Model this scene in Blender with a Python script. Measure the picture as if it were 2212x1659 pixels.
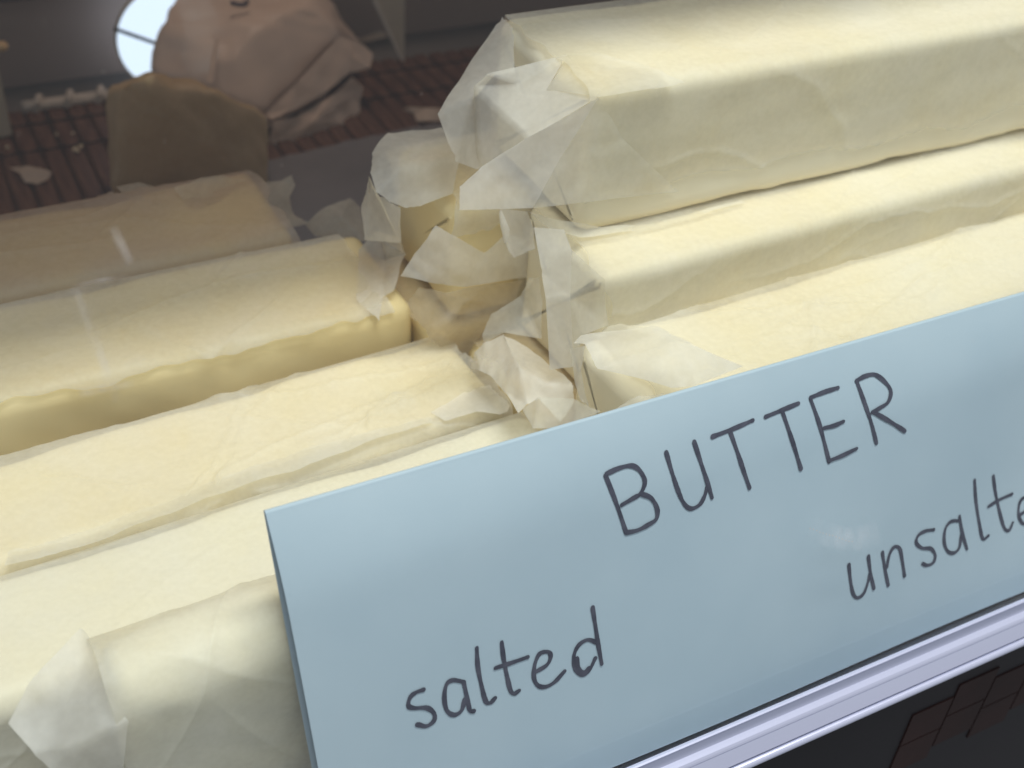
import bpy, bmesh, math, random
import numpy as np
from mathutils import Vector, Matrix

# ------------------------------------------------------------------ clear
for o in list(bpy.data.objects): bpy.data.objects.remove(o)
S = bpy.context.scene
COL = S.collection

# ------------------------------------------------------------------ camera
# pixel grid used for reading positions off the photograph: 2212 x 1659
F = 2600.0; CX, CY = 1106.0, 829.5
def _axes(pitch):
    d = np.array([5900, -1580, F]); d /= np.linalg.norm(d)
    c = math.sin(math.radians(pitch))
    k0 = -d[1]/d[0]; k1 = -c*d[2]/d[0]
    A = 1+k0*k0; B = 2*k0*k1; D = k1*k1-(1-c*c)
    b = (-B+math.sqrt(B*B-4*A*D))/(2*A); a = k0*b+k1
    u = np.array([a, b, c]); Y = np.cross(d, u)
    return np.array([d, Y, -u])            # rows: world axes in camera (right, down, forward)
RW = _axes(38.0)
def ray(px, py):
    v = np.array([px-CX, py-CY, F]); return RW @ v/np.linalg.norm(v)
CAM = -0.285*ray(580, 1105)                # the sign's top left corner is the world origin
def aY(px, py, y):
    r = ray(px, py); return CAM+r*(y-CAM[1])/r[1]
def aZ(px, py, z):
    r = ray(px, py); return CAM+r*(z-CAM[2])/r[2]
cd = bpy.data.cameras.new('camera'); co = bpy.data.objects.new('camera', cd); COL.objects.link(co)
M = Matrix.Identity(4)
for i in range(3):
    M[i][0] = RW[i][0]; M[i][1] = -RW[i][1]; M[i][2] = -RW[i][2]; M[i][3] = CAM[i]
co.matrix_world = M
cd.sensor_width = 36; cd.lens = 36*F/2212; cd.clip_start = .01; cd.clip_end = 50
cd.dof.use_dof = True; cd.dof.focus_distance = .335; cd.dof.aperture_fstop = 13
S.camera = co

# ------------------------------------------------------------------ world and lamps
W = bpy.data.worlds.new('World'); S.world = W; W.use_nodes = True
bg = W.node_tree.nodes['Background']; bg.inputs[0].default_value = (.90, .93, 1.0, 1); bg.inputs[1].default_value = .34
def area(name, loc, tgt, size, energy, col):
    l = bpy.data.lights.new(name, 'AREA'); l.shape = 'DISK'; l.size = size; l.energy = energy; l.color = col
    o = bpy.data.objects.new(name, l); COL.objects.link(o); o.location = loc
    o.rotation_euler = (Vector(tgt)-Vector(loc)).to_track_quat('-Z', 'Y').to_euler()
    return o
kl = area('shop_lamp', (.22, -.06, 1.15), (.22, .07, 0), .13, 15, (1.0, .97, .925))
kl.data.shape = 'RECTANGLE'; kl.data.size = .75; kl.data.size_y = .14; kl.rotation_euler = (math.atan2(.13, 1.15), 0, 0)
area('rear_fill', (.15, .42, .235), (.12, .42, -.1), .12, .22, (1.0, .76, .62))  # unseen warm fill, added to brighten the back of the case
area('shop_window', (.0, -.72, 2.0), (.1, .05, 0), .7, 15, (.90, .95, 1.0))
S.render.engine = 'CYCLES'
S.cycles.transparent_max_bounces = 14; S.cycles.max_bounces = 5
S.cycles.diffuse_bounces = 4; S.cycles.transmission_bounces = 5
S.view_settings.view_transform = 'Standard'; S.view_settings.look = 'None'
S.view_settings.exposure = .08; S.view_settings.gamma = 1
S.render.resolution_x = 1024; S.render.resolution_y = 768

# ------------------------------------------------------------------ materials
def mat(name):
    m = bpy.data.materials.new(name); m.use_nodes = True
    nt = m.node_tree; nt.nodes.clear()
    return m, nt.nodes, nt.links
def nd(N, t, **kw):
    n = N.new(t)
    for k, v in kw.items():
        if k.startswith('i_'): n.inputs[k[2:].replace('_', ' ')].default_value = v
        else: setattr(n, k, v)
    return n
def ramp(N, L, src, p0, c0, p1, c1):
    r = N.new('ShaderNodeValToRGB'); e = r.color_ramp.elements
    e[0].position = p0; e[0].color = (*c0, 1); e[1].position = p1; e[1].color = (*c1, 1)
    L.new(src, r.inputs[0]); return r.outputs[0]
def noise(N, L, scale, detail=4, vec=None, rough=.55, dist=0):
    n = nd(N, 'ShaderNodeTexNoise'); n.inputs['Scale'].default_value = scale
    n.inputs['Detail'].default_value = detail; n.inputs['Roughness'].default_value = rough; n.inputs['Distortion'].default_value = dist
    if vec: L.new(vec, n.inputs['Vector'])
    return n.outputs['Fac']
def coords(N, L, scale=(1, 1, 1), gen='Object'):
    t = N.new('ShaderNodeTexCoord'); mp = N.new('ShaderNodeMapping'); mp.inputs['Scale'].default_value = scale
    L.new(t.outputs[gen], mp.inputs[0]); return mp.outputs[0]
def bump(N, L, h, strength, dist):
    b = nd(N, 'ShaderNodeBump'); b.inputs['Strength'].default_value = strength; b.inputs['Distance'].default_value = dist
    L.new(h, b.inputs['Height']); return b.outputs[0]

def principled(name, c0, c1, scale=30, rough=.5, spec=.4, bstr=.2, bdist=.0006, sss=0, stretch=(1, 1, 1), metal=0, bscale=None):
    m, N, L = mat(name); out = N.new('ShaderNodeOutputMaterial'); p = N.new('ShaderNodeBsdfPrincipled')
    v = coords(N, L, stretch)
    f = noise(N, L, scale, 5, v)
    L.new(ramp(N, L, f, .32, c0, .70, c1), p.inputs['Base Color'])
    p.inputs['Roughness'].default_value = rough; p.inputs['Metallic'].default_value = metal
    p.inputs['Specular IOR Level'].default_value = spec
    if sss:
        p.inputs['Subsurface Weight'].default_value = sss
        p.inputs['Subsurface Radius'].default_value = (1.0, .75, .35); p.inputs['Subsurface Scale'].default_value = .005
    if bstr: L.new(bump(N, L, noise(N, L, bscale or scale*6, 4, v), bstr, bdist), p.inputs['Normal'])
    L.new(p.outputs[0], out.inputs[0]); return m

def paper(name, col, opac=(.35, .8), scale=28, transl=.45, gloss=.03, tint=(.93, .90, .80)):
    """greaseproof paper: part see-through, part diffuse, part lit from behind"""
    m, N, L = mat(name); out = N.new('ShaderNodeOutputMaterial'); v = coords(N, L)
    d = N.new('ShaderNodeBsdfDiffuse'); t = N.new('ShaderNodeBsdfTranslucent'); g = N.new('ShaderNodeBsdfGlossy'); tr = N.new('ShaderNodeBsdfTransparent')
    d.inputs[0].default_value = (*col, 1); t.inputs[0].default_value = (*col, 1); tr.inputs[0].default_value = (*tint, 1)
    g.inputs['Roughness'].default_value = .5; g.inputs[0].default_value = (1, 1, 1, 1)
    v2 = coords(N, L, (.16, 1, 1)); bn = bump(N, L, noise(N, L, 75, 2, v2, .5, 1.0), .17, .0016)
    for s in (d, g): L.new(bn, s.inputs['Normal'])
    m1 = N.new('ShaderNodeMixShader'); m1.inputs[0].default_value = transl; L.new(d.outputs[0], m1.inputs[1]); L.new(t.outputs[0], m1.inputs[2])
    m2 = N.new('ShaderNodeMixShader'); m2.inputs[0].default_value = gloss; L.new(m1.outputs[0], m2.inputs[1]); L.new(g.outputs[0], m2.inputs[2])
    f = noise(N, L, scale, 2.5, v, .6)
    f2 = noise(N, L, scale*14, 1, v, .6)
    mx = nd(N, 'ShaderNodeMath', operation='MULTIPLY_ADD'); L.new(f2, mx.inputs[0]); mx.inputs[1].default_value = .22; L.new(f, mx.inputs[2])
    r = nd(N, 'ShaderNodeMapRange'); L.new(mx.outputs[0], r.inputs[0]); r.inputs[1].default_value = .42; r.inputs[2].default_value = .80
    r.inputs[3].default_value = opac[0]; r.inputs[4].default_value = opac[1]
    m3 = N.new('ShaderNodeMixShader'); L.new(r.outputs[0], m3.inputs[0]); L.new(tr.outputs[0], m3.inputs[1]); L.new(m2.outputs[0], m3.inputs[2])
    L.new(m3.outputs[0], out.inputs[0]); return m

BUT = principled('butter', (.83, .66, .34), (.88, .74, .44), 16, .42, .35, .12, .0004)
BUTM = principled('cream_butter', (.86, .74, .50), (.90, .80, .58), 16, .42, .35, .10, .0004)
BUTR = principled('ivory_butter', (.87, .775, .575), (.905, .83, .66), 16, .42, .35, .10, .0004)
BUTP = principled('pale_butter', (.88, .82, .68), (.91, .865, .75), 16, .42, .35, .10, .0004)
WAX = paper('waxed_paper', (.96, .94, .89), (.32, .58))
WAXF = paper('waxed_paper_loose', (.96, .93, .89), (.52, .80), transl=.5)
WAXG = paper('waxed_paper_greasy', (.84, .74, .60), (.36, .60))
WAXD = paper('shade_toned_waxed_paper', (.66, .55, .47), (.42, .68))  # browner paper with the rear block's shade put into its colour
BROWN = paper('brown_wrapping_paper', (.68, .53, .43), (.92, 1.0), gloss=.04, tint=(.8, .7, .55), transl=.2)
BROWNG = paper('brown_waxed_paper', (.66, .50, .31), (.7, .9), gloss=.05, tint=(.8, .68, .42), transl=.3)
SCRAP = paper('scrap_paper', (.66, .54, .44), (.85, .98), transl=.3)
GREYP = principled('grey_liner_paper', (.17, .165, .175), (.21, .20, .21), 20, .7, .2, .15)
SIGN = principled('pale_blue_paper', (.43, .53, .61), (.48, .575, .65), 18, .55, .25, .10, .0002, 0, bscale=700)
INK = principled('felt_pen_ink', (.035, .037, .062), (.085, .085, .12), 260, .5, .3, 0)
ALU = principled('anodised_aluminium', (.55, .58, .74), (.60, .64, .80), 40, .28, .5, .04, .0002, 0, (.05, 1, 1), .45)
BLACK = principled('dark_gloss_panel', (.004, .004, .006), (.008, .006, .008), 12, .5, .15, .02)
MAROON = principled('dim_maroon_reflection', (.016, .007, .006), (.030, .012, .010), 30, .6, .15, .1)  # colour of the dim reflections painted on the front panel
BAMBOO = principled('stained_bamboo', (.085, .038, .026), (.17, .085, .055), 60, .5, .35, .35, .0006, 0, (6, 1, 6))
THREAD = principled('dark_thread', (.03, .02, .018), (.05, .035, .03), 300, .8, .2, .2)
CORD = principled('white_cotton_binding', (.52, .46, .40), (.62, .55, .48), 200, .8, .2, .4, .0005)
WALL = principled('taupe_back_panel', (.33, .25, .215), (.37, .28, .24), 6, .5, .3, .05)
DARKW = principled('dark_back_strip', (.06, .055, .06), (.08, .07, .075), 8, .5, .3, .05)
WOOD = principled('case_shelf_top', (.10, .06, .045), (.15, .09, .065), 20, .5, .3, .1, .0006, 0, (1, 8, 8))
STEEL = principled('shelf_tray', (.14, .13, .125), (.18, .165, .155), 14, .5, .4, .05)
CARD = principled('cream_price_card', (.50, .43, .34), (.56, .48, .38), 60, .7, .2, .1)
CRUMB = principled('butter_crumb', (.62, .52, .36), (.72, .62, .45), 300, .6, .3, .2)
def emis(name, col, s):
    m, N, L = mat(name); o = N.new('ShaderNodeOutputMaterial'); e = N.new('ShaderNodeEmission')
    e.inputs[0].default_value = (*col, 1); e.inputs[1].default_value = s; L.new(e.outputs[0], o.inputs[0]); return m
GLOW = emis('reflection_glow', (.72, .83, 1.0), 1.2)  # glow that stands in for a bright reflection in the glass
def glassmat():
    m, N, L = mat('case_glass'); o = N.new('ShaderNodeOutputMaterial')
    t = N.new('ShaderNodeBsdfTransparent'); t.inputs[0].default_value = (.965, .985, .98, 1)
    g = N.new('ShaderNodeBsdfGlossy'); g.inputs['Roughness'].default_value = .02
    lw = nd(N, 'ShaderNodeLayerWeight'); lw.inputs['Blend'].default_value = .5
    pw = nd(N, 'ShaderNodeMath', operation='POWER'); L.new(lw.outputs['Facing'], pw.inputs[0]); pw.inputs[1].default_value = 5
    fr = nd(N, 'ShaderNodeMath', operation='MULTIPLY_ADD'); L.new(pw.outputs[0], fr.inputs[0]); fr.inputs[1].default_value = .9; fr.inputs[2].default_value = .04
    mx = N.new('ShaderNodeMixShader'); L.new(fr.outputs[0], mx.inputs[0]); L.new(t.outputs[0], mx.inputs[1]); L.new(g.outputs[0], mx.inputs[2])
    L.new(mx.outputs[0], o.inputs[0]); return m
GLASS = glassmat()
def streakmat():
    m, N, L = mat('pale_streak'); o = N.new('ShaderNodeOutputMaterial')
    t = N.new('ShaderNodeBsdfTransparent'); d = N.new('ShaderNodeBsdfDiffuse'); d.inputs[0].default_value = (.85, .86, .88, 1)
    tl = N.new('ShaderNodeBsdfTranslucent'); tl.inputs[0].default_value = (.85, .86, .88, 1)
    md = N.new('ShaderNodeMixShader'); L.new(d.outputs[0], md.inputs[1]); L.new(tl.outputs[0], md.inputs[2])
    a = nd(N, 'ShaderNodeAttribute', attribute_name='fade')
    f = noise(N, L, 260, 4, coords(N, L, (1, 1, .25)))
    mm = nd(N, 'ShaderNodeMath', operation='MULTIPLY'); L.new(a.outputs['Fac'], mm.inputs[0])
    r = nd(N, 'ShaderNodeMapRange'); L.new(f, r.inputs[0]); r.inputs[1].default_value = .3; r.inputs[2].default_value = .7; r.inputs[4].default_value = .38
    L.new(r.outputs[0], mm.inputs[1])
    mx = N.new('ShaderNodeMixShader'); L.new(mm.outputs[0], mx.inputs[0]); L.new(t.outputs[0], mx.inputs[1]); L.new(md.outputs[0], mx.inputs[2])
    L.new(mx.outputs[0], o.inputs[0]); return m
STREAK = streakmat()

# ------------------------------------------------------------------ helpers
def link(name, me, m, parent=None):
    o = bpy.data.objects.new(name, me); COL.objects.link(o)
    if m: me.materials.clear(); me.materials.append(m)
    if parent is not None:
        o.parent = parent
    return o
def meshobj(name, V, Fc, m, parent=None, smooth=False):
    me = bpy.data.meshes.new(name)
    V = [tuple(map(float, v)) for v in V]
    if parent is not None:
        inv = world(parent).inverted(); V = [tuple(inv @ Vector(v)) for v in V]
    me.from_pydata(V, [], Fc); me.update()
    if smooth: me.polygons.foreach_set('use_smooth', [True]*len(me.polygons))
    return link(name, me, m, parent)
def world(o):
    m = Matrix.LocRotScale(o.location, o.rotation_euler, o.scale)
    return world(o.parent) @ m if o.parent else m
def thing(name, label, cat, loc=(0, 0, 0), rot=(0, 0, 0), group=None):
    o = bpy.data.objects.new(name, None); COL.objects.link(o); o.empty_display_size = .02
    o.location = loc; o.rotation_euler = rot; tag(o, label, cat, group); return o
def tag(o, label, cat, group=None):
    o['label'] = label; o['category'] = cat
    if group: o['group'] = group
    return o
def struct(o): o['kind'] = 'structure'; return o
def box(name, lo, hi, m, parent=None, bev=.001):
    bm = bmesh.new(); bmesh.ops.create_cube(bm, size=1)
    lo = Vector(lo); hi = Vector(hi); c = (lo+hi)/2; d = hi-lo
    for v in bm.verts: v.co = Vector((v.co.x*d.x, v.co.y*d.y, v.co.z*d.z))+c
    if bev: bmesh.ops.bevel(bm, geom=bm.edges[:], offset=bev, segments=2, affect='EDGES')
    if parent is not None: bm.transform(world(parent).inverted())
    me = bpy.data.meshes.new(name); bm.to_mesh(me); bm.free()
    return link(name, me, m, parent)
class SN:                                   # smooth noise: a sum of sine waves
    def __init__(s, seed, freq, n=10):
        r = np.random.RandomState(seed); k = r.normal(size=(n, 3)); k /= np.linalg.norm(k, axis=1)[:, None]
        s.k = k*freq*r.uniform(.5, 1.6, size=(n, 1))*2*math.pi; s.p = r.uniform(0, 6.283, n); s.n = n
    def __call__(s, P): return np.sin(P @ s.k.T+s.p).sum(-1)/math.sqrt(s.n)
def grid_faces(nu, nv, wrap=False):
    F_ = []
    for i in range(nu-1):
        for j in range(nv-1 if not wrap else nv):
            j2 = (j+1) % nv
            F_.append((i*nv+j, i*nv+j2, (i+1)*nv+j2, (i+1)*nv+j))
    return F_

class Profile:
    """rounded rectangle in YZ, walked from the front bottom edge up the front, over the top, down the back, along the bottom"""
    def __init__(s, w, h, r):
        pts = []; nrm = []
        def arc(cy, cz, a0, a1):
            for k in range(9):
                a = a0+(a1-a0)*k/8; pts.append((cy+r*math.cos(a), cz+r*math.sin(a))); nrm.append((math.cos(a), math.sin(a)))
        arc(r, r, 1.25*math.pi, math.pi); arc(r, h-r, math.pi, .5*math.pi); arc(w-r, h-r, .5*math.pi, 0)
        arc(w-r, r, 0, -.5*math.pi); arc(r, r, 1.5*math.pi, 1.25*math.pi)
        P = np.array(pts); s.N = np.array(nrm); s.P = P
        s.a = np.concatenate([[0], np.cumsum(np.linalg.norm(np.diff(P, axis=0), axis=1))]); s.L = s.a[-1]; s.w = w; s.h = h; s.r = r
    def __call__(s, a):
        a = np.clip(a, 0, s.L)
        y = np.interp(a, s.a, s.P[:, 0]); z = np.interp(a, s.a, s.P[:, 1])
        ny = np.interp(a, s.a, s.N[:, 0]); nz = np.interp(a, s.a, s.N[:, 1]); l = np.sqrt(ny*ny+nz*nz)
        return y, z, ny/l, nz/l

def butter_mesh(name, L, w, h, r, m, parent, seed, amp=.0009, endr=.005, nx=90, na=72):
    pr = Profile(w, h, r); a = np.linspace(0, pr.L, na, endpoint=False)
    k = np.linspace(0, 1, 7); e = endr*(1-np.cos(k*math.pi/2)); ins = endr*(1-np.sin(k*math.pi/2))
    xs = np.concatenate([e, np.linspace(endr, L-endr, nx)[1:-1], L-e[::-1]]); inset = np.concatenate([ins, np.zeros(nx-2), ins[::-1]])
    y, z, ny, nz = pr(a)
    X = np.repeat(xs[:, None], na, 1); I = np.repeat(inset[:, None], na, 1)
    P = np.stack([X, y[None]-ny[None]*I, z[None]-nz[None]*I], -1)
    nvec = np.stack([np.zeros_like(X), np.repeat(ny[None], len(xs), 0), np.repeat(nz[None], len(xs), 0)], -1)
    P = P+nvec*(np.minimum(SN(seed, 18)(P)*amp+SN(seed+1, 70)(P)*amp*.25-amp*.5, .0002)[..., None])
    nX = len(xs); V = P.reshape(-1, 3).tolist(); Fc = grid_faces(nX, na, True)
    c0 = len(V); V.append((0, w/2, h/2)); V.append((L, w/2, h/2))
    for j in range(na):
        Fc.append((c0, (j+1) % na, j)); b = (nX-1)*na; Fc.append((c0+1, b+j, b+(j+1) % na))
    me = bpy.data.meshes.new(name); me.from_pydata(V, [], Fc); me.update()
    me.polygons.foreach_set('use_smooth', [True]*len(me.polygons))
    return link(name, me, m, parent)

def wrapper_mesh(name, L, w, h, r, m, parent, seed, a0, a1, x0=0., x1=None, off=.0009, ncre=26, camp=.0011, tear=.002, waves=.0006, a0slope=0., nx=340, na=165, extra=None):
    """sheet of greaseproof paper pressed round the block: a0..a1 is the stretch of the girth it covers"""
    R = np.random.RandomState(seed); pr = Profile(w, h, r); x1 = L if x1 is None else x1
    u = np.linspace(0, 1, nx); t = np.linspace(0, 1, na); U, T = np.meshgrid(u, t, indexing='ij')
    q = np.stack([U*L, T*(a1-a0), 0*U], -1)
    line_ = np.stack([u*L, 0*u, 0*u], -1)
    ea = SN(seed+5, 30)(line_)*tear+SN(seed+6, 160)(line_)*tear*.35+a0slope*u*L
    eb = SN(seed+7, 30)(line_)*tear
    A = (a0+ea)[:, None]+T*((a1+eb)-(a0+ea))[:, None]
    lt = np.stack([t*(a1-a0), 0*t+.3, 0*t], -1)
    X = (x0+SN(seed+8, 60)(lt)*tear)[None]+U*((x1-x0)+0*SN(seed+9, 60)(lt)*tear)[None]
    y, z, ny, nz = pr(A)
    H = off+waves*.5*np.maximum(SN(seed+2, 22)(q*np.array([.35, 1, 1]))+1.2, 0)
    for c in range(ncre):
        cx = R.uniform(0, L); ca = R.uniform(0, a1-a0); th = R.normal(0, .45); ln = R.uniform(.02, .09); wd = R.uniform(.0004, .0022)
        dx = q[..., 0]-cx; da = q[..., 1]-ca
        s_ = dx*math.cos(th)+da*math.sin(th); d_ = -dx*math.sin(th)+da*math.cos(th)+.004*np.sin(s_*60+c)
        H = H+R.uniform(.25, 1)*camp*np.exp(-np.abs(d_)/wd)*np.exp(-(s_/ln)**4)
    if extra is not None: H = H+extra(X, A)
    P = np.stack([X, y+ny*H, z+nz*H], -1)
    me = bpy.data.meshes.new(name); me.from_pydata(P.reshape(-1, 3).tolist(), [], grid_faces(nx, na)); me.update()
    me.polygons.foreach_set('use_smooth', [True]*len(me.polygons))
    return link(name, me, m, parent)

def flap(name, parent, pts, polys, m=None, cuts=4, amp=.0005, seed=0, tear=.0006, smooth=0, freq=55):
    """a loose piece of paper with creases where the facets meet; points are (px, py, depth) or (px, py, 'z', height)"""
    m = m or WAXF
    bm = bmesh.new(); vs = []
    for p in pts:
        P = aZ(p[0], p[1], p[3]) if p[2] == 'z' else aY(p[0], p[1], p[2])
        vs.append(bm.verts.new(P))
    for f in polys: bm.faces.new([vs[i] for i in f])
    bmesh.ops.triangulate(bm, faces=bm.faces[:])
    bmesh.ops.subdivide_edges(bm, edges=bm.edges[:], cuts=cuts, use_grid_fill=True)
    bmesh.ops.triangulate(bm, faces=bm.faces[:])
    if cuts > 2: bmesh.ops.subdivide_edges(bm, edges=bm.edges[:], cuts=1, use_grid_fill=True)
    for _ in range(smooth): bmesh.ops.smooth_vert(bm, verts=bm.verts[:], factor=.5, use_axis_x=True, use_axis_y=True, use_axis_z=True)
    bm.normal_update()
    n1 = SN(seed+11, freq); n2 = SN(seed+12, 420, 8); n3 = SN(seed+13, 420, 8); n4 = SN(seed+14, freq*3)
    C = np.array([v.co[:] for v in bm.verts]); d = n1(C)*amp+n4(C)*amp*.25; rg = np.clip(SN(seed+15, 40)(C), 0, 1.2); tx = n2(C)*tear*.45*rg; tz = n3(C)*tear*.45*rg
    for i, v in enumerate(bm.verts):
        nn = v.normal.copy(); b = any(e.is_boundary for e in v.link_edges)
        v.co += nn*d[i]
        if b: v.co += Vector((tx[i], 0, tz[i]))
    if parent is not None: bm.transform(world(parent).inverted())
    me = bpy.data.meshes.new(name); bm.to_mesh(me); bm.free()
    me.polygons.foreach_set('use_smooth', [True]*len(me.polygons))
    o = link(name, me, m, parent)
    return o
def fan(n): return [tuple(range(n))]

# ------------------------------------------------------------------ the setting
SHELF = -.105
struct(box('display_shelf', (-.30, -.045, SHELF-.02), (.75, .62, SHELF-.0035), STEEL))
wall = struct(box('back_wall', (-.30, .495, SHELF-.02), (.75, .51, .32), WALL))
struct(box('case_top', (-.30, .081, .250), (.75, .55, .275), WOOD))
bd = struct(box('back_strip', (-.30, .47, -.051), (.75, .4935, .02), DARKW))  # dark band in front of the upper back wall
struct(box('front_panel', (-.4, -.0500, -.60), (1.2, -.046, -.1085), BLACK))

# ------------------------------------------------------------------ blocks of butter
GRP_R = 'butter blocks stacked on the unsalted side'
def block(label, loc, L, w, h, rotz=0., roty=0., rotx=0., butter=BUT, r=.006, seed=1, wraps=(), group=None, amp=.0009):
    e = thing('butter_block', label, 'butter', loc, (rotx, roty, rotz), group)
    butter_mesh('butter', L, w, h, r, butter, e, seed, amp)
    for k, wr in enumerate(wraps):
        wr = dict(wr); m = wr.pop('m', WAX)
        wrapper_mesh('wrapper', L, w+0., h, r, m, e, seed*10+k, **wr)
    return e
rad = math.radians

# right hand pile
R1 = block('big pale butter block on top of the pile, its waxed paper flaring open', (.127, .0795, .001), .37, .062, .048, rad(.3), 0, 0, BUTR, .0035, 3,
           [dict(a0=.012, a1=.175, x0=.001, tear=.0012, ncre=30, camp=.0012)])
R2 = block('pale butter block lying directly under the topmost block', (.124, .0556, -.050), .36, .050, .050, rad(2.2), 0, 0, BUTR, .0035, 4,
           [dict(a0=.006, a1=.150, ncre=26, camp=.0010)])
R3 = block('pale butter block behind the blue sign with crumpled white paper end', (.118, .0145, -.071), .36, .0425, .050, rad(2.2), 0, 0, BUTR, .004, 5,
           [dict(a0=.006, a1=.140, x0=.006, ncre=60, camp=.0018)])
M1 = block('yellow butter block with bare end and loose paper under the topmost block', (float(aY(862, 480, .158)[0]), .1105, -.046), .36, .05, .0445, rad(1), 0, 0, BUT, .005, 6,
           [dict(a0=.036, a1=.14, x0=.0, ncre=16)])
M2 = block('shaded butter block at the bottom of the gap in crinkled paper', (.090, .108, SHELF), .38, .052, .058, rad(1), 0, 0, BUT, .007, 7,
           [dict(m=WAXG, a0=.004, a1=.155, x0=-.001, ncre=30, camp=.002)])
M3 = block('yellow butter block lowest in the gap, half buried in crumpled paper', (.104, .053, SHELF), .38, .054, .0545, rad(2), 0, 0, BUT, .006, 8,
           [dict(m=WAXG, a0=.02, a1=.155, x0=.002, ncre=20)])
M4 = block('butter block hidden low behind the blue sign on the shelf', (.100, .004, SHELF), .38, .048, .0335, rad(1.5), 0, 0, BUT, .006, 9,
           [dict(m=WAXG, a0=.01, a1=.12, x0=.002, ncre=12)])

# left hand pile (their far ends run out of the picture)
def lblock(label, xr, y, z, L, w, h, rz, **k):
    c, s = math.cos(rz), math.sin(rz)
    return block(label, (xr-L*c, y-L*s, z), L, w, h, rz, **k)
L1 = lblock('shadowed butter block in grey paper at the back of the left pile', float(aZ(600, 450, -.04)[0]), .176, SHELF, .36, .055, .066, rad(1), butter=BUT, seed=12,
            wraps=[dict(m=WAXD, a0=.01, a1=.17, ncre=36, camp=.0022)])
L2 = lblock('butter block with bare yellow front and ragged torn paper on top', .0885, .1175, SHELF, .36, .054, .066, rad(.6), butter=BUT, r=.005, seed=13,
            wraps=[dict(a0=.0625, a1=.17, x1=.352, tear=.0011, ncre=26, camp=.0010)])
L3 = lblock('butter block with smooth yellowish paper beside the bare fronted one', .0995, .0665, SHELF, .36, .0465, .0555, rad(3.2), butter=BUTM, seed=14,
            wraps=[dict(a0=.040, a1=.145, ncre=44, camp=.0014)])
L4 = lblock('long pale butter block running under the corner of the blue sign', .106, .0195, SHELF, .40, .0445, .0545, rad(2.2), butter=BUTP, seed=15,
            wraps=[dict(a0=.010, a1=.145, ncre=24, camp=.0010)])
L5 = block('butter block against the glass with its folded paper end showing', (-.042, -.0085, SHELF), .12, .0245, .0695, rad(2.5), 0, 0, BUTP, .0115, 16,
           [dict(a0=.010, a1=.145, x0=-.001, ncre=16, camp=.0010, tear=.0003)])

# ------------------------------------------------------------------ loose paper on the right hand pile
# top block: end of the wrapper, folded into facets
p = [(1086, 36, .141), (1019, 130, .131), (1072, 158, .118), (1108, 60, .132),            # 0-3
     (945, 246, .118), (1023, 186, .108), (983, 348, .110), (1039, 368, .096),            # 4-7
     (1143, 296, .0835), (1051, 160, .106), (1225, 118, .104), (1180, 194, .094), (1295, 210, .0795),  # 8-12
     (1020, 212, .112), (1112, 160, .116), (1120, 182, .1010)]
flap('wrapper_end', R1, p, [(0, 1, 2, 3), (1, 4, 13, 5, 2), (4, 6, 7, 13), (5, 13, 7, 8), (5, 8, 15, 9), (15, 8, 11), (9, 15, 11, 10), (11, 8, 12), (2, 5, 9), (2, 9, 14, 3)], seed=21, amp=.0003)
flap('wrapper_fold', R1, [(1225, 118, .104), (1290, 112, 'z', .0522), (1400, 140, 'z', .0515), (1480, 178, 'z', .0510), (1380, 196, 'z', .0510), (1295, 211, .0785), (1180, 194, .094), (1240, 165, .092)],
     [(0, 1, 7), (1, 2, 4, 7), (2, 3, 4), (4, 5, 7), (5, 6, 7), (6, 0, 7)], seed=20, amp=.0003, m=WAX)
flap('wrapper_flap', R1, [(993, 454, .070), (995, 404, .0725), (1040, 360, .076), (1143, 294, .0785), (1295, 211, .0780), (1215, 330, .0772), (1150, 449, .0735)],
     [(0, 1, 2, 6), (2, 3, 5, 6), (3, 4, 5)], seed=22, amp=.0004, tear=.0003)
flap('wrapper_flap', R1, [(1295, 211, .0780), (1345, 300, .0778), (1467, 415, .0774), (1231, 441, .0735), (1150, 449, .0735), (1215, 330, .0772)],
     [(0, 1, 5), (1, 2, 3, 5), (3, 4, 5)], seed=22, amp=.0004, tear=.0003, m=WAX)
flap('wrapper_hem', R1, [(1080, 452, .085), (1099, 496, .082), (1093, 528, .080), (1111, 558, .0785), (1155, 537, .0775), (1153, 494, .078), (1139, 458, .080)], fan(7), seed=23, tear=.0007)
flap('wrapper_hem', R1, [(1139, 457, .0785), (1210, 475, .0775), (1300, 490, .077), (1420, 480, .0772), (1600, 432, .0782), (1610, 436, .0765), (1430, 492, .0745), (1330, 505, .0735), (1250, 512, .0745), (1190, 494, .076)],
     [(0, 1, 8, 9), (1, 2, 7, 8), (2, 3, 6, 7), (3, 4, 5, 6)], seed=24, tear=.0008, m=WAX)
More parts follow.
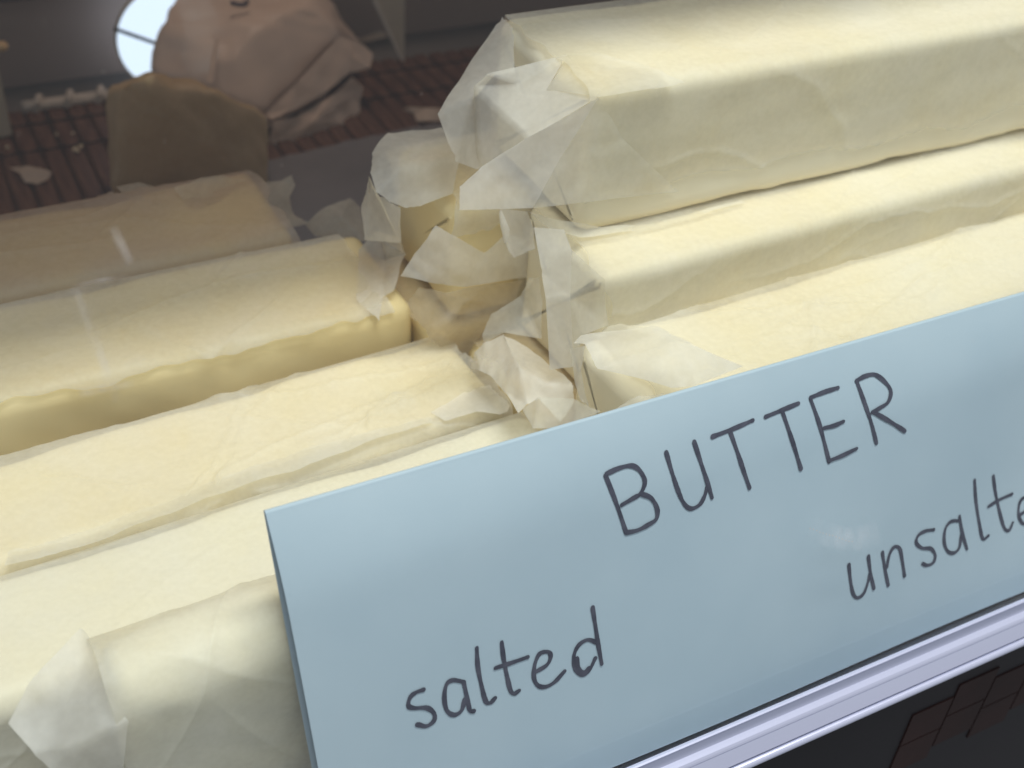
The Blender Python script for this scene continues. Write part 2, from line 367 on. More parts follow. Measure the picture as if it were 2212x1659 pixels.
# block behind: flap that curls over its end
flap('wrapper_flap', M1, [(835, 285, .150), (800, 325, .143), (795, 372, .134), (809, 420, .127), (839, 440, .124), (875, 454, .121), (911, 449, .119), (983, 424, .119), (1000, 340, .125), (975, 295, .140), (959, 272, .148), (891, 278, .150), (880, 350, .130)],
     [(0, 1, 12, 11), (1, 2, 12), (2, 3, 4, 12), (4, 5, 6, 12), (6, 7, 8, 12), (8, 9, 10, 12), (10, 11, 12)], seed=25, amp=.0008, smooth=3, tear=.0006)
flap('wrapper_end', M1, [(797, 380, .138), (783, 444, .136), (788, 518, .136), (866, 525, .119), (864, 450, .119), (810, 418, .13)], fan(6), seed=26)
flap('wrapper_flap', M1, [(943, 484, .1005), (1047, 545, .1025), (1098, 500, .1035), (1160, 530, .103), (1146, 602, .1015), (1063, 612, .0995), (999, 622, .0985), (943, 616, .0985), (895, 601, .0995), (863, 596, .101), (900, 540, .1005)],
     [(0, 1, 6, 7, 8, 10), (8, 9, 10), (1, 2, 5, 6), (2, 3, 4, 5)], seed=27, smooth=1, tear=.0003)
# crinkled paper of the lower block in the gap
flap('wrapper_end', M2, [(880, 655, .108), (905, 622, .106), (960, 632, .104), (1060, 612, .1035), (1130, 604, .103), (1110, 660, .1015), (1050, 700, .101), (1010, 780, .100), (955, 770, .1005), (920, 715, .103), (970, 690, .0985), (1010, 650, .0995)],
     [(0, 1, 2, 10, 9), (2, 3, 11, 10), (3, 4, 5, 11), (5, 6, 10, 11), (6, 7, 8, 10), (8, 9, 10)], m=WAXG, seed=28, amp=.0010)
# second block: wide strip standing off its end
flap('wrapper_end', R2, [(1153, 491, .0690), (1219, 496, .0640), (1235, 540, .0580), (1232, 640, .0520), (1240, 792, .0465), (1188, 800, .0490), (1179, 648, .0560), (1170, 584, .0620)],
     [(0, 1, 2, 7), (7, 2, 3, 6), (6, 3, 4, 5)], seed=29, amp=.0004, tear=.0002)
flap('wrapper_end', R2, [(1235, 540, .0580), (1307, 604, .0522), (1312, 702, .0522), (1258, 724, .0480), (1240, 792, .0465), (1232, 640, .0520)],
     [(0, 1, 2, 5), (2, 3, 5), (3, 4, 5)], seed=29, amp=.0004, tear=.0002, m=WAX)
flap('wrapper_end', R2, [(1145, 600, .087), (1127, 638, .085), (1063, 678, .084), (1051, 698, .083), (1041, 726, .081), (1046, 742, .080), (1091, 718, .078), (1170, 732, .070), (1168, 600, .079)],
     [(0, 1, 7, 8), (1, 2, 3, 6, 7), (3, 4, 5, 6)], seed=30, m=WAX)
# crumpled heap between the piles
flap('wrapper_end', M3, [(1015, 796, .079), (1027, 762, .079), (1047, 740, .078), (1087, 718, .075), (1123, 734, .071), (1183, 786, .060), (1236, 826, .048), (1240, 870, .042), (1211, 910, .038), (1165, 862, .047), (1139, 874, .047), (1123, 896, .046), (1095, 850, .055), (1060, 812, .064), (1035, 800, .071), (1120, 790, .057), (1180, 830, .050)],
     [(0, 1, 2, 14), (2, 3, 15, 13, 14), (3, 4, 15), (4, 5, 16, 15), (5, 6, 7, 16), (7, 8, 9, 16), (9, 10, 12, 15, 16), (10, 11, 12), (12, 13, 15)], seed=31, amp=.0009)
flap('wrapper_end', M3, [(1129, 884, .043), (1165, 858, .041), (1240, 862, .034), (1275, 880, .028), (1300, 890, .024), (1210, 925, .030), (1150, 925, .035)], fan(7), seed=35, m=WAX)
# third block: big folded corner above the sign
flap('wrapper_end', R3, [(1239, 742, .0430), (1255, 724, .0450), (1299, 718, .0430), (1423, 706, .0330), (1500, 745, .0200), (1605, 792, .0080), (1499, 832, .0110), (1451, 837, .0140), (1291, 794, .0290), (1263, 746, .0390), (1460, 735, .0240)],
     [(0, 1, 9), (1, 2, 8, 9), (2, 3, 10, 7, 8), (10, 3, 4), (10, 4, 5, 6), (10, 6, 7)], seed=32, amp=.0005, tear=.0003)
flap('wrapper_end', R3, [(1231, 754, .0455), (1263, 746, .0390), (1254, 800, .0340), (1258, 842, .0310), (1270, 882, .0265), (1251, 864, .0310), (1235, 802, .0390)], [(0, 1, 2, 6), (2, 3, 5, 6), (3, 4, 5)], seed=33)
flap('wrapper_end', R3, [(1299, 719, .050), (1331, 692, .057), (1352, 702, .0545), (1420, 706, .047), (1360, 718, .046)], fan(5), seed=36, m=WAX)
flap('wrapper_end', R3, [(1320, 890, .0165), (1343, 874, .0175), (1379, 854, .0180), (1400, 856, .0175), (1430, 850, .015), (1430, 890, .0115)], fan(6), seed=34, m=WAX)

# ------------------------------------------------------------------ loose paper on the left hand pile
flap('wrapper_end', L2, [(775, 540, 'z', -.0375), (791, 521, 'z', -.034), (815, 502, 'z', -.031), (863, 510, 'z', -.030), (876, 548, 'z', -.031), (864, 594, 'z', -.033), (851, 626, 'z', -.035), (826, 640, 'z', -.0375), (820, 690, 'z', -.039), (770, 650, 'z', -.038), (835, 560, 'z', -.0355), (838, 528, 'z', -.028)],
     [(0, 1, 10, 9), (1, 2, 11, 10), (2, 3, 11), (11, 3, 4, 10), (4, 5, 6, 7, 10), (7, 8, 9, 10)], seed=41, amp=.0006)
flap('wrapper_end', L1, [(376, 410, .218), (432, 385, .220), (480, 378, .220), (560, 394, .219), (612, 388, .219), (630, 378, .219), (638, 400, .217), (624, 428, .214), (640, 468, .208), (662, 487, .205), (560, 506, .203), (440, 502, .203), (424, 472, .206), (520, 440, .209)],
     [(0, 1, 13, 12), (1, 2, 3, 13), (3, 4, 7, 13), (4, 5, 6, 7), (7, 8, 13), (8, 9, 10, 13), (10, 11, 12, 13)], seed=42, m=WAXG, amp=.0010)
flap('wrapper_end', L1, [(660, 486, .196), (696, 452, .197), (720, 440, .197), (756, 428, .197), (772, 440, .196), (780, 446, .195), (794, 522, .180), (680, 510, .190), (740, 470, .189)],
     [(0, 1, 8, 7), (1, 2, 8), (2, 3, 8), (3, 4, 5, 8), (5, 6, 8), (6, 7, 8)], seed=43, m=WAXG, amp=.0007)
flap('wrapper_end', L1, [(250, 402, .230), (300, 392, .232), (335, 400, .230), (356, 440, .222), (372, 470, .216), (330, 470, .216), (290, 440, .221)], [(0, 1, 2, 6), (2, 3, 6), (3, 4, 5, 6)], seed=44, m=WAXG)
flap('wrapper_end', L3, [(1000, 850, 'z', -.0480), (1056, 830, 'z', -.0478), (1076, 851, 'z', -.046), (1093, 864, 'z', -.046), (1101, 877, 'z', -.046), (1096, 890, 'z', -.0465), (1079, 898, 'z', -.047), (1029, 890, 'z', -.0470), (960, 905, 'z', -.0475), (930, 890, 'z', -.0478)],
     [(0, 1, 2, 7), (2, 3, 4, 5, 6, 7), (0, 7, 8, 9)], seed=45)
flap('wrapper_hem', L3, [(930, 900, 'z', -.0480), (820, 930, 'z', -.0478), (640, 975, 'z', -.0476), (430, 1052, 'z', -.0474), (180, 1150, 'z', -.0474), (20, 1190, 'z', -.0476),
                         (10, 1225, 'z', -.0478), (190, 1175, 'z', -.0470), (440, 1078, 'z', -.0466), (650, 1010, 'z', -.0470), (820, 948, 'z', -.0474), (935, 912, 'z', -.0478)],
     [(0, 1, 10, 11), (1, 2, 9, 10), (2, 3, 8, 9), (3, 4, 7, 8), (4, 5, 6, 7)], seed=46, m=WAX, tear=.0009)
p = [(174, 1352, .0165), (60, 1475, .0080), (182, 1427, .0090), (14, 1563, .0020), (132, 1531, .0000), (238, 1503, -.0040), (72, 1627, -.0060), (110, 1662, -.0090), (150, 1720, -.0120), (160, 1610, -.0090), (262, 1720, -.0125), (280, 1560, -.0110), (215, 1400, .0100)]
flap('wrapper_end', L5, p, [(0, 1, 2), (1, 3, 4, 2), (2, 4, 5), (3, 6, 9, 4), (6, 7, 8, 9), (4, 9, 11, 5), (9, 8, 10, 11), (0, 2, 12), (2, 5, 12)], seed=47, m=WAXF, amp=.0006, tear=.0001, smooth=1)

# ------------------------------------------------------------------ the sign
TH = rad(21); SD = np.array([0, -math.sin(TH), -math.cos(TH)]); SNn = np.array([0, -math.cos(TH), math.sin(TH)])
SWd, SHt, V0 = .297, .1068, .0024
def sign_pt(u, v, off=0.):
    b = .0012*math.sin(u*14+.6)*math.sin(math.pi*min(max(v/SHt, 0), 1))+.0006*math.sin(u*31+v*40)*min(1, max(v, 0)/.02)
    if v < .028: b -= .0046*((.028-v)/.028)**2
    P = np.array([u, 0, 0])+SD*v+SNn*(b+off); return P
sg = thing('paper_sign', 'pale blue folded paper sign hand lettered butter, salted and unsalted', 'sign', tuple(np.array([.1485, 0, 0])+SD*SHt))
V = []; Fc = []; vs_ = [V0+(SHt-V0)*k/40 for k in range(41)]
nu = 80
for i in range(nu+1):
    for v in vs_: V.append(sign_pt(SWd*i/nu, v))
nv = len(vs_)
meshobj('front_leaf', V, grid_faces(nu+1, nv), SIGN, sg, True)
V = []
for i in range(nu+1):
    u = SWd*i/nu
    for k in range(26):
        a = math.pi*min(k/8, 1); 
        base = sign_pt(u, V0); rr = .0009
        if k <= 8: P = base-SNn*rr*(1-math.cos(a))+(-SD)*rr*math.sin(a)*1.0
        else: P = base-SNn*(2*rr+.0001*(k-8))+SD*(.005*(k-8))
        V.append(P)
meshobj('back_leaf', V, grid_faces(nu+1, 26), SIGN, sg, True)

def to_uv(px, py):
    r = ray(px, py); t = -(CAM @ SNn)/(r @ SNn); P = CAM+r*t
    return P[0], float(P @ SD)
def zA(x, y): return ((2200+x/1.4747)*.553, (1400+y/1.4747)*.553)
def zB(x, y): return ((2400+x/1.3825)*.553, (1800+y/1.3825)*.553)
def zC(x, y): return ((1300+x/1.3825)*.553, (1800+y/1.3825)*.553)
def spline(P, n=7):
    P = [np.array(p) for p in P]
    if len(P) == 2: return [P[0]+(P[1]-P[0])*k/n for k in range(n+1)]
    out = []; Q = [2*P[0]-P[1]]+P+[2*P[-1]-P[-2]]
    for i in range(1, len(Q)-2):
        a, b, c, d = Q[i-1:i+3]
        for k in range(n):
            t = k/n; out.append(.5*((2*b)+(c-a)*t+(2*a-5*b+4*c-d)*t*t+(3*b-a-3*c+d)*t**3))
    out.append(P[-1]); return out
def letter(tr, strokes, wdt, seed, name='handwritten_letter'):
    V = []; Fc = []; R = random.Random(seed)
    for si, st in enumerate(strokes):
        pts = [np.array(to_uv(*q)) for q in spline([tr(*p) for p in st])]
        n = len(pts); lift = .00022+.00004*si
        ws = [wdt*(.92+.12*math.sin(i*.5+seed)+R.uniform(-.05, .05)) for i in range(n)]
        base = len(V)
        for i, q in enumerate(pts):
            d = pts[min(i+1, n-1)]-pts[max(i-1, 0)]; d = d/(np.linalg.norm(d)+1e-9); nn = np.array([-d[1], d[0]])
            for s in (-1, 1):
                c = q+nn*ws[i]*.5*s; V.append(sign_pt(c[0], c[1], lift))
        for i in range(n-1): Fc.append((base+2*i, base+2*i+1, base+2*i+3, base+2*i+2))
        for q, w in ((pts[0], ws[0]), (pts[-1], ws[-1])):
            b = len(V)
            for k in range(10):
                a = k*.6283; V.append(sign_pt(q[0]+math.cos(a)*w*.5, q[1]+math.sin(a)*w*.5, lift+.00003))
            Fc.append(tuple(range(b, b+10)))
    return meshobj(name, V, Fc, INK, sg)
BU = [
 [[(245, 675), (300, 830), (355, 995)], [(250, 665), (330, 632), (400, 620), (445, 650), (468, 710), (440, 775), (400, 800), (330, 840)], [(440, 775), (500, 800), (535, 860), (530, 920), (480, 955), (420, 985), (358, 998)]],
 [[(600, 545), (625, 650), (655, 750), (690, 830), (730, 862), (780, 840), (810, 790), (825, 740)], [(763, 485), (800, 620), (830, 720), (853, 800)]],
 [[(870, 455), (965, 420), (1040, 390), (1105, 362)], [(970, 420), (1005, 540), (1035, 640), (1068, 742)]],
 [[(1178, 342), (1270, 305), (1370, 265)], [(1275, 310), (1310, 440), (1335, 530), (1363, 632)]],
 [[(1440, 240), (1475, 370), (1500, 480), (1525, 590)], [(1440, 232), (1520, 200), (1600, 175)], [(1500, 400), (1560, 385), (1612, 362)], [(1525, 585), (1600, 555), (1682, 515)]],
 [[(1710, 145), (1745, 280), (1775, 390), (1797, 485)], [(1705, 135), (1760, 108), (1815, 100), (1865, 140), (1890, 190), (1870, 250), (1820, 285), (1775, 310)], [(1780, 305), (1850, 345), (1915, 385), (1960, 415)]]]
for i, l in enumerate(BU): letter(zA, l, .00142, i)
UN = [
 [[(1255, 555), (1265, 640), (1280, 710), (1305, 735), (1340, 710), (1365, 640), (1372, 600)], [(1362, 510), (1375, 600), (1395, 685)]],
 [[(1440, 490), (1455, 580), (1475, 670)], [(1465, 570), (1480, 500), (1505, 462), (1535, 470), (1550, 530), (1565, 620)]],
 [[(1725, 372), (1680, 378), (1640, 400), (1628, 440), (1660, 470), (1710, 475), (1735, 510), (1725, 550), (1690, 565), (1665, 555)]],
 [[(1870, 325), (1820, 330), (1790, 370), (1785, 440), (1805, 490), (1840, 500), (1870, 470), (1880, 400)], [(1868, 300), (1885, 390), (1912, 480)]],
 [[(1950, 105), (1960, 220), (1980, 340), (2000, 425), (2030, 410)]],
 [[(2055, 85), (2070, 180), (2095, 290), (2120, 370), (2145, 380), (2165, 340)], [(2030, 250), (2090, 215), (2160, 185)]],
 [[(2200, 300), (2235, 275), (2250, 230), (2230, 205), (2205, 230), (2197, 290), (2215, 340), (2250, 345), (2290, 305)]],
 [[(2420, 185), (2375, 180), (2345, 220), (2350, 280), (2380, 300), (2415, 260), (2420, 200)], [(2395, 20), (2420, 150), (2445, 260)]]]
for i, l in enumerate(UN): letter(zB, l, .00132, 20+i)
SA = [
 [[(480, 1225), (440, 1240), (410, 1265), (400, 1310), (430, 1325), (500, 1325), (540, 1355), (540, 1395), (500, 1425), (450, 1415)]],
 [[(700, 1185), (640, 1175), (605, 1200), (595, 1270), (610, 1340), (650, 1365), (690, 1340), (705, 1280)], [(700, 1190), (720, 1280), (735, 1340), (755, 1345)]],
 [[(768, 1000), (775, 1100), (795, 1200), (820, 1290), (845, 1300), (870, 1275)]],
 [[(903, 970), (915, 1060), (935, 1160), (955, 1235), (975, 1250), (1000, 1235)], [(870, 1110), (950, 1085), (1045, 1052)]],
 [[(1095, 1130), (1150, 1095), (1170, 1050), (1155, 1025), (1110, 1035), (1085, 1090), (1080, 1160), (1100, 1205), (1140, 1215), (1190, 1190), (1245, 1130)]],
 [[(1420, 975), (1370, 960), (1320, 990), (1295, 1050), (1305, 1120), (1340, 1150), (1380, 1120), (1410, 1060)], [(1395, 785), (1410, 880), (1425, 980), (1445, 1090)], [(1310, 1060), (1320, 1110), (1345, 1138), (1375, 1110)]]]
for i, l in enumerate(SA): letter(zC, l, .00138, 40+i)

# ------------------------------------------------------------------ rail along the foot of the glass
foot = SD*.105+SNn*.0005
def rail_pt(a, b): return foot+SD*a+SNn*b     # a: down along the pane, b: out towards the shopper
def extrude(name, prof, x0, x1, m, parent, n=2):
    V = []; k = len(prof)
    for i in range(n):
        x = x0+(x1-x0)*i/(n-1)
        for a, b in prof: q = rail_pt(a, b); V.append((x, q[1], q[2]))
    Fc = grid_faces(n, k, True); Fc.append(tuple(range(k))[::-1]); Fc.append(tuple(range((n-1)*k, n*k)))
    o = meshobj(name, V, Fc, m, parent)
    return o
rl = thing('glass_rail', 'grooved silver aluminium rail along the foot of the glass', 'rail', tuple(rail_pt(.012, .006)+np.array([.3, 0, 0])))
prof = [(-.0046, .0095), (-.0046, .0104)]
for k in range(11):
    t = k/10; prof.append((-.0042+.0066*t, .0108-.0022*math.sin(math.pi*min(1, t*1.05))**1.2))
prof += [(.0030, .0109), (.0034, .0107), (.0082, .0116), (.0086, .0112), (.0088, .009), (.0088, .000), (.014, -.002), (.014, -.006), (.0070, -.006), (.0070, .0090)]
extrude('rail_channel', prof, -.4, 1.2, ALU, rl)
lip = [(.0089, .003)]+[(.0103-.0013*math.cos(t), .0112+.0013*math.sin(t)) for t in np.linspace(0, math.pi, 9)]+[(.0116, .003)]
extrude('rail_lip', lip, -.4, 1.2, ALU, rl)

# ------------------------------------------------------------------ glass
gl = thing('case_glass', 'clear sloping glass pane in front of the butter and sign', 'glass pane', tuple(rail_pt(.004, .004)+np.array([.3, 0, 0])))
prof = [(.006, .0035)]+[(-.02-.345*t, .0035+.002*t*t) for t in np.linspace(0, 1, 16)]
back = [(a, b-0+.005) for a, b in prof]
V = []; k = len(prof); full = prof+back[::-1]; xs_ = (-.4, 1.2)
for x in xs_:
    for a, b in full: q = rail_pt(a, b); V.append((x, q[1], q[2]))
Fc = grid_faces(2, len(full), True); Fc.append(tuple(range(len(full)))[::-1]); Fc.append(tuple(range(len(full), 2*len(full))))
meshobj('pane', V, Fc, GLASS, gl)
# pale streaks, dust, and dots painting reflected lights, on the outer face
def glass_pt(px, py, off=.0002):
    r = ray(px, py); o0 = foot+SNn*(.0085+.0006+off); t = ((o0-CAM) @ SNn)/(r @ SNn); P = CAM+r*t
    a = float((P-foot) @ -SD); s_ = max(0, (a-.02)/.345); return P+SNn*(.002*s_*s_)
def streak(pts, wpx, seed):
    C = spline(pts, 10); V = []; fade = []
    n = len(C)
    for i, c in enumerate(C):
        d = C[min(i+1, n-1)]-C[max(0, i-1)]; d = d/np.linalg.norm(d); nn = np.array([-d[1], d[0]])
        for k in range(7):
            s = (k-3)/3; q = c+nn*s*wpx*.5; V.append(glass_pt(*q)); fade.append(max(0, 1-s*s)*math.sin(math.pi*(i+.3)/(n-.4))**.6)
    o = meshobj('streak', V, grid_faces(n, 7), STREAK, gl, True)
    at = o.data.attributes.new('fade', 'FLOAT', 'POINT'); at.data.foreach_set('value', fade); return o
streak([(244, 488), (262, 530), (284, 570)], 26, 1)
streak([(158, 612), (185, 680), (215, 760), (252, 868)], 24, 2)
streak([(160, 618), (210, 606), (278, 596)], 9, 3)
streak([(170, 850), (220, 840), (290, 826)], 20, 5)
streak([(1750, 1140), (1830, 1165), (1900, 1150)], 60, 6)  # pale band painted over the row of reflected lights
V = []; Fc = []; R = random.Random(4)
def glint_or_dust(px, py, s):
    b = len(V)
    for k in range(6): a = k*1.0472; V.append(glass_pt(px+math.cos(a)*s, py+math.sin(a)*s, .0004))
    Fc.append(tuple(range(b, b+6)))
for px, py in [(1018, 778), (1030, 782), (1042, 774), (1054, 776), (1062, 784), (1072, 780), (1048, 790), (1060, 792), (1085, 778), (1036, 768), (1050, 766), (1066, 768)]: glint_or_dust(px+R.uniform(-2, 2), py, 1.5)  # pale dots painted for a cluster of reflected lights
for k in range(14): glint_or_dust(1750+k*7, 1142+k*2.2+R.uniform(-1, 1), 1.2)  # row of pale dots painted for reflected lights
for k in range(30): glint_or_dust(R.uniform(0, 2200), R.uniform(0, 1000), R.uniform(.5, 1.0))  # scattered dust
sp = meshobj('glints_and_dust', V, Fc, CORD, gl); sp['kind'] = 'stuff'

# ------------------------------------------------------------------ dim maroon reflections painted as patches below the rail
fp_ = bpy.data.objects['front_panel']
c = aY(1840, 1600, -.0515)
for i in range(2, 6):
    for j in range(4):
        x = c[0]+i*.0186; z = c[2]-.030+j*.0172+(.006 if i % 2 else 0)
        if z > -.119: continue
        box('reflection_patch', (x-.00925, -.0504, z-.00855), (x+.00925, -.0495, z+.00855), MAROON, fp_, .0003)

# ------------------------------------------------------------------ bamboo mat
mx0 = float(aZ(45, 225, SHELF)[0])-.0728; cx0 = mx0+.0728; MY0, MY1 = .20, .455
mat_ = thing('bamboo_mat', 'dark brown bamboo slat mat with pale corded edge behind the butter', 'mat', (mx0+.3, .33, SHELF-.0035))
pitch = .0104
slat_me = None
for i in range(65):
    x = mx0+pitch*(i+.5)
    if slat_me is None:
        bm = bmesh.new(); bmesh.ops.create_cube(bm, size=1)
        for v in bm.verts: v.co = Vector((v.co.x*.0096, v.co.y*(MY1-MY0), v.co.z*.003))
        bmesh.ops.bevel(bm, geom=[e for e in bm.edges if abs(e.verts[0].co.y-e.verts[1].co.y) > .1], offset=.0012, segments=2, affect='EDGES')
        slat_me = bpy.data.meshes.new('slat'); bm.to_mesh(slat_me); bm.free(); slat_me.materials.append(BAMBOO)
    o = bpy.data.objects.new('slat', slat_me); COL.objects.link(o); o.parent = mat_
    rr = random.Random(i); o.location = (x-mat_.location.x, (MY0+MY1)/2-.33, .0019+rr.uniform(-.0003, .0003)); o.rotation_euler = (0, rr.uniform(-.06, .06), rr.uniform(-.004, .004))
def tube(name, P, r, m, parent, ns=8):
    P = [np.array(p, float) for p in P]; V = []; n = len(P)
    for i, c in enumerate(P):
        d = P[min(i+1, n-1)]-P[max(i-1, 0)]; d /= np.linalg.norm(d)
        a = np.cross(d, [0, 0, 1.]) if abs(d[2]) < .9 else np.cross(d, [1., 0, 0]); a /= np.linalg.norm(a); b = np.cross(d, a)
        for k in range(ns): t = 6.2832*k/ns; V.append(c+r*(a*math.cos(t)+b*math.sin(t)))
    Fc = grid_faces(n, ns, True); Fc.append(tuple(range(ns))[::-1]); Fc.append(tuple(range((n-1)*ns, n*ns)))
    return meshobj(name, V, Fc, m, parent, True)
for y in (.250, .330, .405, .436):
    tube('thread', [(mx0+i*pitch/2, y, SHELF+.0006+.0006*(-1)**i) for i in range(0, 130)], .0006, THREAD, mat_, 5)
tube('corded_edge', [(cx0+i*.01, MY1+.001, SHELF+.0012) for i in range(14)], .0034, CORD, mat_, 10)
st_me = None
for i in range(8):
    cx = cx0+.009+i*.0165; C = []
    for k in range(9):
        t = -.3+3.9*k/8; C.append((cx-.003+.006*k/8, MY1+.001-math.cos(t)*.0050, SHELF+.0012+math.sin(t)*.0050))
    tube('stitch', C, .0017, CORD, mat_, 6)

# ------------------------------------------------------------------ things behind the butter
def hull(name, pts, m, parent, cuts=4, amp=.0008, seed=1, bev=.003, smooth=2):
    bm = bmesh.new()
    for q in pts: bm.verts.new(Vector(tuple(map(float, q))))
    bmesh.ops.convex_hull(bm, input=bm.verts[:])
    loose = [v for v in bm.verts if not v.link_faces]; bmesh.ops.delete(bm, geom=loose, context='VERTS')
    bmesh.ops.subdivide_edges(bm, edges=bm.edges[:], cuts=cuts, use_grid_fill=True); bmesh.ops.triangulate(bm, faces=bm.faces[:])
    bmesh.ops.subdivide_edges(bm, edges=bm.edges[:], cuts=1, use_grid_fill=True)
    for _ in range(smooth): bmesh.ops.smooth_vert(bm, verts=bm.verts[:], factor=.5, use_axis_x=True, use_axis_y=True, use_axis_z=True)
    bm.normal_update(); C = np.array([v.co[:] for v in bm.verts]); d = SN(seed, 45)(C)*amp+SN(seed+1, 130)(C)*amp*.3
    for i, v in enumerate(bm.verts): v.co += v.normal*float(d[i])
    bm.transform(world(parent).inverted())
    me = bpy.data.meshes.new(name); bm.to_mesh(me); bm.free(); me.polygons.foreach_set('use_smooth', [True]*len(me.polygons))
    return link(name, me, m, parent)
top_ = SHELF+.0005
def base(P, dz=0): return (P[0], P[1], top_)
# tan block in greaseproof paper
c = aZ(400, 392, SHELF)
bk = thing('wrapped_block', 'upright tan block in greasy paper standing on the bamboo mat', 'wrapped cheese', (float(c[0]), .36, top_))
fp = [aY(240, 192, .335), aY(243, 398, .335), aY(340, 160, .340), aY(440, 186, .340), aY(582, 248, .335), aY(577, 420, .325), aY(300, 178, .335), aY(440, 200, .335)]
hull('wrapped_body', fp+[np.array([q[0]+.003, q[1]+.025, q[2]-.010]) for q in fp]+[base(fp[1]), base(fp[5]), base(fp[1]+np.array([.003, .025, 0])), base(fp[5]+np.array([.003, .025, 0]))], BROWNG, bk, seed=61, amp=.0013, smooth=4)
# parcel of brown paper
pc = thing('paper_parcel', 'rounded parcel in pinkish brown paper with pen mark behind the tan block', 'parcel', (.14, .42, top_))
pp = [aY(361, 32, .440), aY(345, 62, .432), aY(318, 153, .422), aY(461, 190, .388), aY(575, 246, .378), aY(731, 81, .412), aY(728, 52, .416), aY(679, -6, .430), aY(480, 96, .402), aY(560, 60, .402), aY(640, 10, .415), aY(690, -30, .455), aY(400, -30, .475)]
hull('parcel_body', pp+[base(aY(340, 250, .425)), base(aY(560, 300, .385)), base(aY(700, 200, .415)), base((.21, .47, 0)), base((.10, .475, 0))], BROWN, pc, seed=63, amp=.0010)
flap('paper_fold', pc, [(573, 246, .3745), (640, 180, .384), (731, 81, .404), (762, 98, .404), (756, 156, .395), (708, 196, .386), (634, 238, .377), (588, 255, .372)], [(0, 1, 6, 7), (1, 2, 5, 6), (2, 3, 4, 5)], m=BROWN, seed=64)
flap('paper_fold', pc, [(736, 80, .408), (786, 97, .408), (806, 117, .406), (799, 146, .402), (756, 158, .397), (745, 120, .400)], fan(6), m=BROWN, seed=65)
flap('paper_fold', pc, [(588, 264, .378), (640, 252, .380), (720, 204, .388), (760, 166, .395), (784, 188, .398), (777, 226, .394), (774, 270, .388), (705, 309, .378), (656, 322, .374), (611, 327, .372), (582, 319, .373), (680, 262, .376)],
     [(0, 1, 11, 10), (1, 2, 11), (2, 3, 4, 11), (4, 5, 11), (5, 6, 11), (6, 7, 11), (7, 8, 9, 10, 11)], m=BROWN, seed=66)
flap('paper_seam', pc, [(446, 178, .384), (460, 178, .384), (474, 84, .399), (464, 84, .399)], fan(4), m=BROWN, seed=67, tear=.0001)
def ink(pts, y, parent, w=.0012):
    tube('pen_mark', [aY(a, b, y) for a, b in spline(pts, 5)], w, INK, parent, 6)
ink([(499, 6), (515, 10), (530, 9), (535, 0)], .4185, pc)
# grey liner sheet on the mat
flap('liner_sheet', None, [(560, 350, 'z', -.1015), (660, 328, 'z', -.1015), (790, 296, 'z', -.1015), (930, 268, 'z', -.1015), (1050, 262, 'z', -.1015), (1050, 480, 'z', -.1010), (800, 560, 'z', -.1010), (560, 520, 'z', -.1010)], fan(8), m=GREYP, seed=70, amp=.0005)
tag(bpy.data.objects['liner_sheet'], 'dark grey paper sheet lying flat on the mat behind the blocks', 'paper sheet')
# price card
e = thing('price_card', 'tan pointed card standing on edge beside the brown parcel', 'card', tuple(aY(868, 134, .42)))
def prism(name, pix, y, t, m, parent):
    A = [aY(a, b, y) for a, b in pix]; n = len(A)
    V = A+[q+np.array([.0015, t, 0]) for q in A]
    Fc = [tuple(range(n))[::-1], tuple(range(n, 2*n))]+[(i, (i+1) % n, n+(i+1) % n, n+i) for i in range(n)]
    return meshobj(name, V, Fc, m, parent)
prism('card_face', [(800, -8), (806, -8), (870, 134), (863, 126)], .4195, .0015, CORD, e)
prism('card_back', [(806, -8), (872, -8), (871, 134)], .421, .0015, CARD, e)
# scraps and crumbs
def scrap(label, pts, polys, seed, m=SCRAP):
    o = flap('paper_scrap', None, pts, polys, m=m, seed=seed, amp=.0005); return tag(o, label, 'paper scrap')
zs = SHELF+.002
scrap('torn pale paper scrap lying alone on the mat slats', [(20, 362, 'z', zs), (60, 357, 'z', zs+.002), (112, 372, 'z', zs+.003), (104, 386, 'z', zs+.001), (80, 398, 'z', zs), (52, 392, 'z', zs), (44, 376, 'z', zs+.001)], fan(7), 71)
scrap('curled pale scrap beside the top block on dark mat', [(869, 236, 'z', zs+.003), (880, 231, 'z', zs+.005), (925, 232, 'z', zs+.005), (960, 238, 'z', zs+.004), (960, 262, 'z', zs), (900, 262, 'z', zs), (895, 246, 'z', zs+.002)], fan(7), 72)
scrap('ragged pale scrap between the parcel and pointed card', [(765, 82, 'z', zs), (790, 76, 'z', zs+.002), (826, 68, 'z', zs+.003), (838, 80, 'z', zs), (800, 88, 'z', zs), (775, 90, 'z', zs)], fan(6), 73)
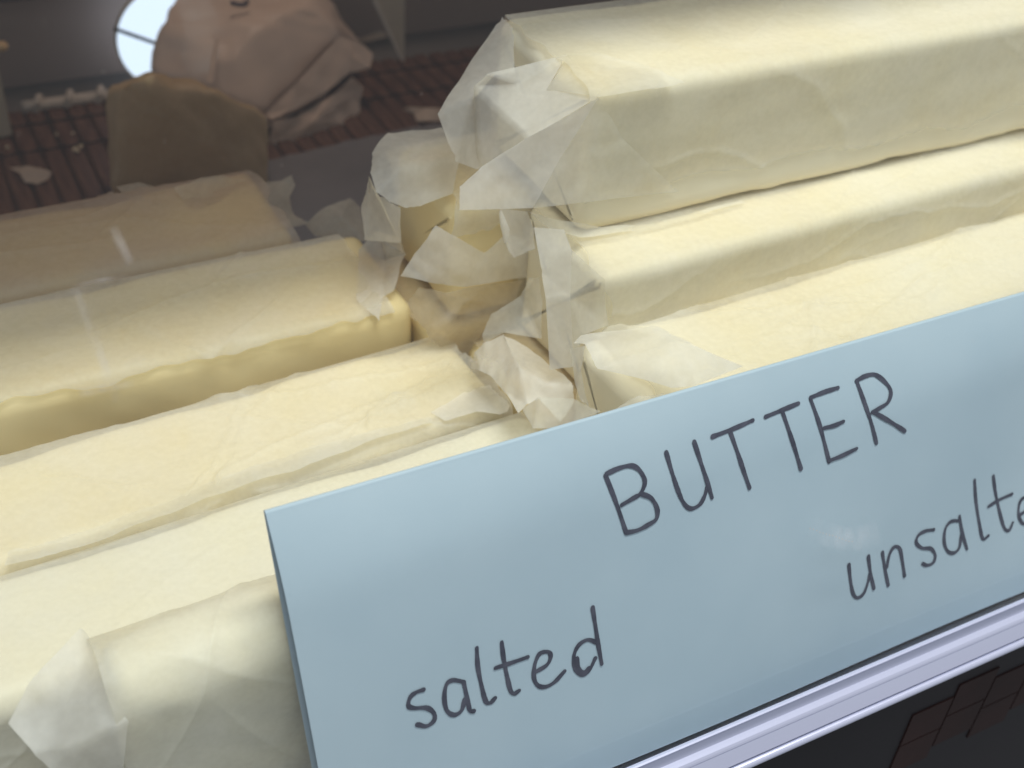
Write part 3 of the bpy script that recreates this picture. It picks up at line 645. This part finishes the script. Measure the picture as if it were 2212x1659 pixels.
for k, (px, py, s) in enumerate([(224, 580/2.07*.553+0, 1.3), (163, 322, 2.6), (175, 316, 2), (158, 288, 1.8), (122, 290, 1.5), (168, 325, 2), (1548, 182, 0), (15, 318, 2)]):
    if s == 0: continue
    c = aZ(px, py, zs); bm = bmesh.new(); bmesh.ops.create_icosphere(bm, subdivisions=2, radius=.0009*s/1.6)
    nn = SN(80+k, 500); C = np.array([v.co[:] for v in bm.verts]); d = nn(C)*.0002
    for i, v in enumerate(bm.verts): v.co = v.co*(1+float(d[i])/.0009); v.co.z *= .7
    me = bpy.data.meshes.new('butter_crumb'); bm.to_mesh(me); bm.free()
    o = link('butter_crumb', me, CRUMB); o.location = tuple(c); tag(o, 'tiny pale butter crumb lying on the bamboo slats', 'crumb', 'crumbs on the mat')
# glass reflection built as a glowing disc at the back wall
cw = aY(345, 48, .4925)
rw = thing('round_reflection', 'glowing disc with dark line standing in for a glass reflection behind the parcel', 'glass reflection', tuple(cw))
def disc(name, c, r0, r1, y0, y1, m, parent, n=48):
    V = []; Fc = []
    for y in (y0, y1):
        for rr in (r0, r1):
            for k in range(n): a = 6.2832*k/n; V.append((c[0]+rr*math.cos(a), y, c[2]+rr*math.sin(a)))
    for k in range(n):
        k2 = (k+1) % n
        Fc += [(n+k, n+k2, k2, k), (2*n+k, 2*n+k2, 3*n+k2, 3*n+k), (n+k, 3*n+k, 3*n+k2, n+k2), (k, k2, 2*n+k2, 2*n+k)]
    return meshobj(name, V, Fc, m, parent)
rr = .030
disc('pane', cw, .0002, rr, .4675, .470, GLOW, rw)  # glowing disc painting the reflection, not glazing
disc('reflection_rim', cw, rr, rr+.0010, .4665, .470, CORD, rw)
A = aY(247, 62, .467); B = aY(352, 99, .467)
tube('reflection_line', [A, B], .0011, BLACK, rw, 6)

# tan post at the end of the mat
q0 = aY(28, 312, .425); q1 = aY(20, 112, .425)
po = thing('divider_post', 'tan upright divider with small brass knob at the end of the mat', 'divider', (float(q0[0]), .43, top_))
box('post', (q0[0]-.02, .425, top_), (q0[0]+.001, .433, q1[2]), CARD, po, .001)
bm = bmesh.new(); bmesh.ops.create_uvsphere(bm, u_segments=12, v_segments=8, radius=.0032)
kc = aY(4, 100, .424)
for v in bm.verts: v.co = Vector((v.co.x, v.co.y, v.co.z*.8))+Vector(tuple(kc))
bm.transform(world(po).inverted()); me = bpy.data.meshes.new('knob'); bm.to_mesh(me); bm.free()
link('knob', me, principled('brass', (.55, .36, .18), (.65, .45, .24), 90, .4, .5, .05), po)
